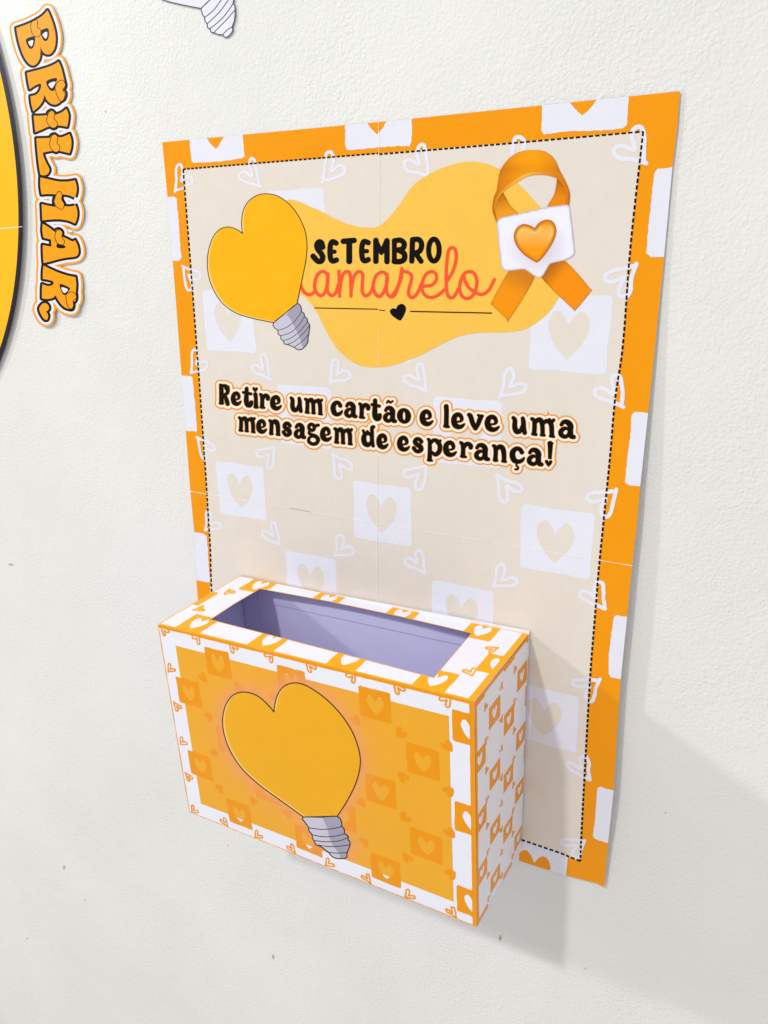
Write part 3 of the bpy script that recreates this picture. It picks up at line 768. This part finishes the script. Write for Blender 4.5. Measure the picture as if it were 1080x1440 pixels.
# hidden walls of the box
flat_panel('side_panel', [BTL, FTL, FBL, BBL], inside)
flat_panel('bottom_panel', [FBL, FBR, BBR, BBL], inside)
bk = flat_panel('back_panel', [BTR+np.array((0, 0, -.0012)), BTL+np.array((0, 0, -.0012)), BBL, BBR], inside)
# inner flaps glued along the back wall and the left wall: the faint ridges seen through the slot
up = (BTL-BBL)/np.linalg.norm(BTL-BBL); ac = (BTR-BTL)/np.linalg.norm(BTR-BTL); ot = (FTL-BTL)/np.linalg.norm(FTL-BTL)
a0 = BTL-up*.0016+ot*.0016; a1 = BTR-up*.0016+ot*.0016
flat_panel('glue_flap', [a0+ac*.022, a1-ac*.004, a1-ac*.004-up*.0205, a0+ac*.022-up*.0205], inside, 0.0005)
flat_panel('glue_flap', [a0+ac*.002, a0+ac*.0205, a0+ac*.0205-up*.19, a0+ac*.002-up*.19], inside, 0.0005)

def panel_field(surf, st_poly, res=2.0, pad=3):
    P = surf.px(st_poly); return Field(*box_of(P, pad), res).poly(P, 6)
def rect(a, b, c, d): return [(a, b), (c, b), (c, d), (a, d)]
# top with its slot
tf = panel_field(ST, rect(0, 0, 297, 100))
slot = np.array([(365.7, 828.1), (464, 846.2), (560, 866.5), (663, 890.5), (636, 922), (610.1, 952.9), (510, 926.5), (400, 897.8), (296.2, 871.2), (330, 849)])
tf.cut(slot, 6)
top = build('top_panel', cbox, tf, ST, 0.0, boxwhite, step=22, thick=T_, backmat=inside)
ff = panel_field(SF, rect(0, 0, 297, 207))
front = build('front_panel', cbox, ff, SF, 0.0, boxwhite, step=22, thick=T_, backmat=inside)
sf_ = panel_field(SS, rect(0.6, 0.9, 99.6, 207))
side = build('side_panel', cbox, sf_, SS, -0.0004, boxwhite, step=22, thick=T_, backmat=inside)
# back sheet standing a little proud of the top at its right end
d_ = np.array((0, 0.0004, 0))
flat_panel('back_flap', [inset(BTR, BTL, -.0002)+up*.0028+d_, BTR+(BTL-BTR)*.62+up*.0004+d_, BTR+(BTL-BTR)*.62-up*.006+d_, BTR-up*.02+d_], boxwhite, 0.0006)

ink2 = paper('ink_orange_box', (241, 155, 0))
def lattice_print(name, parent, surf, clip, squares, hearts, off, mat, sqs, hw, hs, lr, cutlist=(), res=3.0, rough=0.25, solid=False):
    P = surf.px(clip); F = Field(*box_of(P, 3), res); n = 0
    for cx, cy in squares:
        n += 1
        F.poly(surf.px(square_poly(cx, cy, sqs[0], sqs[1], n+50)), 4); F.cut(surf.px(heart_poly(cx, cy, hw[0], hw[1])), 4)
    for cx, cy, an in hearts:
        n += 1; h = heart_line(cx, cy, hs, an, n); pp = surf.px(h)
        e = np.abs(surf.px([(cx+1, cy)])-surf.px([(cx-1, cy)]))[0]; e2 = np.abs(surf.px([(cx, cy+1)])-surf.px([(cx, cy-1)]))[0]
        r = lr*0.5*math.sqrt(np.hypot(*e)*np.hypot(*e2))
        if solid: F.poly(cr(pp, True, 4), 3)
        else: F.stroke(pp, r=r, mg=2, n=4)
    for c in cutlist: F.cut(c, 4)
    if rough: F.rough(rough, 4, 8)
    F.keep(P)
    return build(name, parent, F, surf, off, mat, lv=-0.05, step=0, split=True)

# ---- front: frame lines, squares, amber panel with printed glow, bulb
PANEL = rect(17.9, 17.5, 277.6, 190.1)
Fr = Field(*box_of(SF.px(rect(0, 0, 297, 207)), 3), 3)
for r_ in (rect(0, 0, 297, 3.0), rect(0, 0, 1.25, 207), rect(0, 206.1, 297, 207), rect(293.2, 0, 297, 207)): Fr.poly(SF.px(r_), 3)
Fr.rough(0.22, 9, 2); Fr.keep(SF.px(rect(0, 0, 297, 207)))
build('frame_print', front, Fr, SF, 0.00006, ink2, step=0)
sqA = [(65.2+76.2*k, 24.2+80.2*j) for k in range(4) for j in range(3)]; sqB = [(25.2+76.8*k, 64+79.5*j) for k in range(4) for j in range(2)]
hts = [(6.8+38.5*k, 4.4+39.5*j, hang(j+1, k)) for k in range(8) for j in range(6)]
inp = lambda x, y, m_=0: 17.9+m_ < x < 277.6-m_ and 17.5+m_ < y < 190.1-m_
lattice_print('heart_outline_print', front, SF, rect(0, 0, 297, 207), [], [h for h in hts if not inp(h[0], h[1])], 0.00010, ink2, (27, 27), (14.5, 16.5), 9.2, 0.8)
cutr = [SF.px(rect(-5, -5, 18, 215))]
bcx = crop(300, 940, 4.909)
glb = [(418, 300), (370, 245), (300, 187), (215, 163), (140, 182), (87, 250), (64, 350), (76, 460), (122, 580), (205, 700), (325, 810), (465, 912), (622, 1026),
       (855, 1020), (920, 920), (982, 795), (1012, 680), (1008, 580), (965, 450), (890, 330), (790, 222), (690, 147), (610, 107), (540, 102), (480, 130), (440, 190), (423, 260)]
gb = np.array(bcx(smooth(glb, (0, 12, 13), 6)))
capb = np.array(bcx([(620, 1025), (945, 1200), (915, 1310), (800, 1280)]))
GB = Field(200, 860, 690, 1310, 1).poly(gb, 400).poly(capb, 400)
def glow(base):
    def fn(V):
        d = GB.sample(V); t = np.clip(np.exp(-np.maximum(d-3, 0)/10.0), 0, 1)*0.68
        return lin(base)[None]*(1-t[:, None])+lin((243, 158, 112))[None]*t[:, None]
    return fn
pf = panel_field(SF, PANEL, 2)
build('amber_panel_print', front, pf, SF, 0.00014, vcol, step=4, colfn=glow((241, 173, 44)))
P0 = SF.px(rect(0, 0, 297, 207)); F = Field(*box_of(P0, 3), 2.5); n = 0
for cx, cy in sqA+sqB:
    n += 1; F.poly(SF.px(square_poly(cx, cy, 27, 27, n+70)), 4); F.cut(SF.px(heart_poly(cx, cy+1, 14.5, 16.5)), 4)
for cx, cy, an in hts:
    if inp(cx, cy, -2): n += 1; F.poly(SF.px(turn(heart_poly(cx, cy, 9.5, 10), cx, cy, an)), 3)
F.rough(0.25, 4, 8); F.keep(SF.px(rect(1, 3, 293.4, 206)))
build('square_print', front, F, SF, 0.00020, vcol, step=5, colfn=glow((241, 154, 4)), split=True)
capl = [(620, 1027), (632, 1062), (655, 1095), (661, 1122), (680, 1145), (684, 1173), (697, 1192), (707, 1215), (745, 1233), (795, 1270), (812, 1292), (845, 1310), (915, 1309), (923, 1273),
        (939, 1232), (944, 1202), (930, 1180), (929, 1157), (906, 1139), (904, 1111), (887, 1090), (884, 1060), (855, 1021), (740, 1027)]
shb = [(745, 1015), (900, 1000), (980, 1100), (960, 1330), (880, 1330), (870, 1280), (830, 1230), (800, 1170), (790, 1110)]
lnb = [[(658, 1100), (745, 1111), (830, 1105), (887, 1090)], [(680, 1148), (760, 1162), (850, 1156), (906, 1140)], [(696, 1188), (780, 1197), (870, 1190), (930, 1166)],
       [(712, 1218), (790, 1229), (880, 1226), (940, 1217)], [(795, 1270), (860, 1275), (923, 1270)]]
bulb(front, bcx, glb, (0, 12, 13), capl, shb, lnb, SF, 0.00028, paper('ink_ochre_yellow', (241, 175, 26)), paper('ink_straw', (246, 204, 112)), 0.75, hi=(3.2, -1.0), step=20)

# ---- top
Fr = Field(*box_of(ST.px(rect(0, 0, 297, 100)), 3), 3)
for r_ in (rect(0, 98.0, 297, 100), rect(0, 0, 1.3, 100), rect(0, 0, 297, 1.0), rect(291.5, 0, 297, 100)): Fr.poly(ST.px(r_), 3)
P = slot; Fr.stroke(np.r_[P, P[:1]], r=0.75, mg=3, sm=False); Fr.cut(slot, 3); Fr.keep(ST.px(rect(0, 0, 297, 100)))
ink3 = paper('ink_orange_lit_top', (254, 174, 0))  # box orange made lighter: light on the upward face put into the ink
build('frame_print', top, Fr, ST, 0.00006, ink3, step=0)
sqt = [(31+76*k, 86.5) for k in range(4)]+[(31.5+75.8*k, 10) for k in range(4)]+[(-6, 48.5), (293, 51)]
htt = [(13, 66, hang(0, 0)), (14.5, 30, hang(1, 0)), (277.8, 67.5, hang(0, 1)), (279.2, 32, hang(1, 1))]
lattice_print('square_print', top, ST, rect(1, 0.8, 296.5, 99), sqt, htt, 0.00010, ink3, (27, 26), (14.5, 16.5), 9.5, 0.85, cutlist=[slot])
# ---- right side
Fr = Field(*box_of(SS.px(rect(0, 0, 100, 207)), 3), 3)
for r_ in (rect(0.3, 0.6, 4.2, 207), rect(0.3, 0.9, 99, 3.6), rect(0.3, 206.2, 99, 207)): Fr.poly(SS.px(r_), 3)
Fr.rough(0.15, 9, 2)
Fr.keep(SS.px(rect(0.7, 1.0, 99.5, 206.9))); build('frame_print', side, Fr, SS, 0.00006, ink2, step=0)
sqs = [((9.6, 36.5, 64, 90, 108)[k]+0.025*(v-100), v) for k in range(5) for j in range(-1, 4) for v in [(50.2 if k % 2 == 0 else 28)+53.2*j]]
hss = [((20.5, 49, 74.5)[k]+0.03*(v-80), v, hang(j, k)) for k in range(3) for j in range(8) for v in [15+26*j]]
lattice_print('square_print', side, SS, rect(0.8, 1.2, 99.4, 206.8), sqs, hss, 0.00010, ink2, (20.5, 17.5), (8.8, 9.2), 5.6, 0.36, rough=0.05)

# ------------------------------------------------------------------ big yellow paper disc with a black rim, off to the left
def circ(r, n=160):
    a = np.linspace(0, 2*math.pi, n, endpoint=False)
    P = uvproj((-528.42+r*np.cos(a))/1000, (-22.83+r*np.sin(a))/1000); return P
def disc_h(u, v):
    r = np.hypot(u+.5284, v+.0228)/.347
    a = np.arctan2(v+.0228, u+.5284)
    return 0.0013+0.0026*np.clip((r-.78)/.22, 0, 1.1)**1.5*np.clip(np.cos((a-.28)*1.6), 0, 1)
DS = SheetSurf(disc_h)
disc = root('paper_disc', -.5284, .324, 0.0015)
tag(disc, 'large yellow paper disc with thick black rim beside the cut-out word', 'wall decoration')
P = circ(346.9); f = Field(*box_of(P, 3), 1.6).poly(P, 8)
ring_o = build('disc_sheet', disc, f, DS, 0.0, paper('ink_blue_black', (20, 16, 34), 0.3), thick=0.0005, backmat=white)
P2 = circ(340.2); f = Field(*box_of(P, 3), 1.6).poly(P2, 8)
# the rim is about 6 px wide in the picture, a little wider towards the bottom
build('disc_print', disc, f, DS, 0.00007, paper('ink_sun_yellow', (254, 190, 6)), lv=-0.0)
FE2 = Field(-140, 300, 40, 340, 3); FE2.stroke([(-130, 331, .35), (-40, 325, .4), (0, 321.5, .45), (31, 318.7, .4)], mg=2)
build('sheet_edge', disc, FE2, DS, 0.00014, paper('cut_edge', (252, 248, 238)), step=0)
FE2 = Field(-40, 380, 20, 440, 3); FE2.stroke([(-12, 388, .3), (2, 405, .35), (12, 425, .3)], mg=2)
build('crease', disc, FE2, DS, 0.00014, paper('crease_light', (252, 190, 70)), step=0)

# ------------------------------------------------------------------ the cut-out word running down the wall
def word_h(u, v):
    return 0.0012+0.0042*np.clip(0.5+0.5*np.sin((v-0.02)*26), 0, 1)*sstep(-.115, -.06, u)+0.0016*sstep(.09, .16, v)
WS = SheetSurf(word_h)
word = root('word_cutout', -.10, .20, 0.0012)
tag(word, 'cut-out orange word reading Brilhar in bubble letters down the wall', 'sign')
k1, k2, k3, k4 = crop(0, 0, 9), crop(20, 140, 9), crop(20, 220, 9), crop(20, 320, 9)
LET = [
 (k1, [(205, 355), (300, 322), (390, 285), (500, 225), (560, 178), (600, 130), (625, 180), (670, 300), (700, 420), (705, 520), (690, 610), (652, 672), (610, 690), (570, 680), (532, 640), (513, 585), (512, 680), (500, 750), (460, 810), (410, 830), (350, 790), (290, 690), (240, 540), (215, 420)], (0, 5, 15),
  [([(330, 497), (435, 462), (440, 540), (420, 600), (390, 618), (355, 588)], [(358, 530), (417, 508), (416, 555), (398, 588), (375, 568)]), ([(515, 395), (605, 357), (620, 440), (605, 500), (575, 520), (540, 490)], [(538, 432), (592, 402), (598, 450), (580, 488), (555, 470)])],
  [(395, 290), (440, 240), (476, 275), (470, 340), (510, 372), (515, 430), (480, 466), (430, 455), (394, 385)]),
 (k1, [(340, 920), (470, 888), (600, 850), (690, 812), (740, 778), (775, 860), (810, 1000), (828, 1085), (800, 1140), (830, 1180), (815, 1250), (770, 1283), (735, 1312), (690, 1325), (640, 1310), (590, 1262), (565, 1200), (540, 1280), (490, 1350), (420, 1410), (395, 1310), (385, 1217), (460, 1196), (505, 1142), (521, 1078), (500, 1060), (440, 1086), (375, 1130), (355, 1030)], (0, 4, 8, 16, 19, 21, 27),
  [([(590, 1025), (715, 987), (705, 1060), (690, 1138), (650, 1150), (610, 1110)], [(615, 1062), (702, 1032), (675, 1098), (650, 1116)])],
  [(698, 1095), (750, 1022), (800, 1020), (828, 1080), (795, 1140), (822, 1190), (800, 1265), (760, 1275), (715, 1190)]),
 (k2, [(245, 205), (340, 203), (420, 198), (432, 160), (470, 140), (505, 163), (520, 193), (600, 162), (660, 115), (688, 190), (685, 270), (670, 345), (590, 331), (545, 331), (522, 355), (490, 361), (440, 342), (350, 380), (265, 415)], (0, 2, 6, 8, 11, 18), [],
  [(415, 230), (440, 160), (480, 140), (512, 180), (502, 240), (541, 285), (538, 335), (495, 361), (440, 330), (411, 275)]),
 (k2, [(280, 490), (370, 488), (455, 485), (470, 455), (510, 440), (545, 468), (600, 476), (700, 435), (724, 520), (720, 610), (700, 680), (620, 660), (560, 650), (530, 665), (480, 650), (362, 672), (375, 730), (410, 810), (445, 880), (430, 935), (380, 960), (330, 950), (310, 830), (290, 640)], (0, 2, 5, 7, 10, 15, 21), [],
  [(450, 540), (475, 460), (520, 440), (552, 480), (542, 545), (576, 592), (570, 640), (530, 666), (480, 640), (446, 580)]),
 (k3, [(330, 265), (440, 290), (560, 315), (680, 316), (770, 300), (790, 380), (790, 450), (770, 525), (690, 492), (605, 480), (600, 540), (630, 600), (628, 627), (700, 632), (780, 620), (800, 700), (795, 780), (770, 850), (680, 812), (560, 796), (450, 800), (355, 810), (350, 700), (345, 602), (430, 622), (525, 640), (505, 590), (510, 530), (525, 480), (430, 476), (345, 482), (330, 380)], (0, 4, 7, 9, 12, 14, 17, 21, 23, 25, 28, 30), [],
  [(505, 560), (540, 460), (580, 445), (606, 480), (600, 545), (632, 600), (620, 655), (585, 669), (540, 640), (506, 585)]),
 (k3, [(360, 850), (440, 898), (520, 960), (532, 930), (570, 924), (606, 957), (602, 1010), (645, 1030), (740, 1077), (770, 1058), (800, 1120), (815, 1190), (808, 1240), (770, 1268), (660, 1282), (560, 1302), (460, 1330), (370, 1350), (362, 1230), (360, 1120), (470, 1142), (465, 1052), (370, 1030), (355, 940)], (0, 2, 6, 8, 9, 17, 19, 20, 21, 22),
  [([(545, 1108), (640, 1130), (636, 1160), (545, 1155)], None)],
  [(515, 1020), (530, 950), (575, 925), (611, 965), (602, 1018), (636, 1068), (625, 1110), (590, 1125), (535, 1085)]),
 (k4, [(370, 480), (460, 525), (570, 572), (680, 607), (775, 625), (786, 720), (780, 820), (786, 880), (770, 935), (737, 932), (750, 980), (735, 1030), (690, 1030), (630, 1005), (570, 940), (523, 858), (490, 890), (420, 905), (350, 895), (350, 800), (355, 716), (430, 740), (490, 722), (490, 682), (430, 662), (360, 650), (362, 560)], (0, 4, 9, 15, 18, 20, 25),
  [([(578, 715), (700, 762), (690, 800), (640, 855), (600, 812)], [(596, 757), (680, 782), (632, 830)])],
  [(655, 900), (662, 842), (720, 815), (775, 842), (786, 890), (747, 932), (750, 990), (720, 1030), (680, 1000)]),
 (k4, [(315, 1030), (350, 970), (390, 955), (430, 980), (440, 1030), (405, 1065), (430, 1110), (420, 1160), (390, 1166), (350, 1120)], (5,), [], None)]
FW = Field(0, -12, 135, 472, 3)
wpolys = []
for c, poly, corners, holes, hl in LET:
    Q = np.array(c(smooth(poly, corners, 4))); wpolys.append(Q); FW.poly(Q, 14)
base = build('backing', word, FW, WS, 0.0, paper('ink_orange_word', (250, 164, 14)), lv=9.5, step=8, thick=0.0005, backmat=white)
build('white_outline_print', word, FW, WS, 0.00006, lav, lv=6.8, step=0)
build('black_outline_print', word, FW, WS, 0.00012, black, lv=3.3, step=0)
# the little gap left in the border between two letters
gp = np.array(k3(smooth([(672, 928), (700, 922), (735, 950), (700, 962)], (), 4))); f = Field(*box_of(gp, 3), 4).poly(gp, 3)
build('white_gap_print', word, f, WS, 0.00014, lav, step=0)
letm = paper('ink_orange_letter', (253, 163, 2)); lt = paper('ink_black', (14, 13, 15))
for (c, poly, corners, holes, hl), Q in zip(LET, wpolys):
    f = Field(*box_of(Q, 4), 4).poly(Q, 4)
    for bo, wi in holes: f.cut(np.array(c(smooth(bo, (), 4))), 3)
    L1 = build('letter_print', word, f, WS, 0.00018, letm, lv=-0.1, step=8)
    for bo, wi in holes:
        if wi:
            wq = np.array(c(smooth(wi, (), 4))); g = Field(*box_of(wq, 3), 5).poly(wq, 3)
            build('counter_print', L1, g, WS, 0.00018, lav, step=0)
    if hl:
        hq = np.array(c(hl)); g = Field(*box_of(hq, 4), 5).stroke(hq, r=0.48, mg=2, closed=True)
        build('heart_line_print', L1, g, WS, 0.00024, lt, step=0)

# ------------------------------------------------------------------ white paper light bulb cut-out above the poster
tb = crop(215, 0, 7.714)
tg = [(521, 92), (620, -5), (720, -110), (760, -300), (640, -480), (430, -540), (200, -480), (20, -330), (-20, -160), (60, -40), (120, 2), (300, 48)]
tcap = [(521, 92), (538, 158), (560, 188), (565, 228), (588, 258), (594, 298), (618, 314), (634, 350), (662, 354), (700, 372), (754, 378), (774, 400), (806, 400), (850, 360), (866, 318), (860, 290), (884, 220),
        (892, 120), (886, 62), (870, 35), (876, -20), (850, -60), (790, -90), (720, -105), (620, -5)]
TSF = SheetSurf(lambda u, v: 0.0011+0*u)
tbulb = root('bulb_cutout', 0.03, -.10, 0.0011)
tag(tbulb, 'white paper light bulb cut-out with grey outline above the poster', 'wall decoration')
g = np.array(tb(smooth(tg, (0, 2), 5))); q = np.array(tb(smooth(tcap, (0, 23), 4)))
FB = Field(*box_of(np.r_[g, q], 5), 3).poly(g, 6).poly(q, 6)
build('paper_sheet', tbulb, FB, TSF, 0.0, lav, lv=0.9, thick=0.0005, backmat=white)
FN = Field(*box_of(np.r_[g, q], 5), 3.5)
FN.stroke(np.r_[g, g[:1]], r=0.75, mg=2, sm=False); FN.stroke(np.r_[q, q[:1]], r=0.75, mg=2, sm=False)
for ln in ([(562, 190), (660, 108), (742, -5)], [(590, 256), (720, 132), (824, -10)], [(618, 312), (760, 190), (870, 38)], [(662, 352), (790, 222), (888, 110)], [(755, 378), (808, 322), (862, 290)], [(521, 92), (620, -5)]):
    FN.stroke(np.array(tb(ln)), r=0.62, mg=2)
build('outline_print', tbulb, FN, TSF, 0.00008, paper('ink_grey', (84, 82, 90)), step=0)
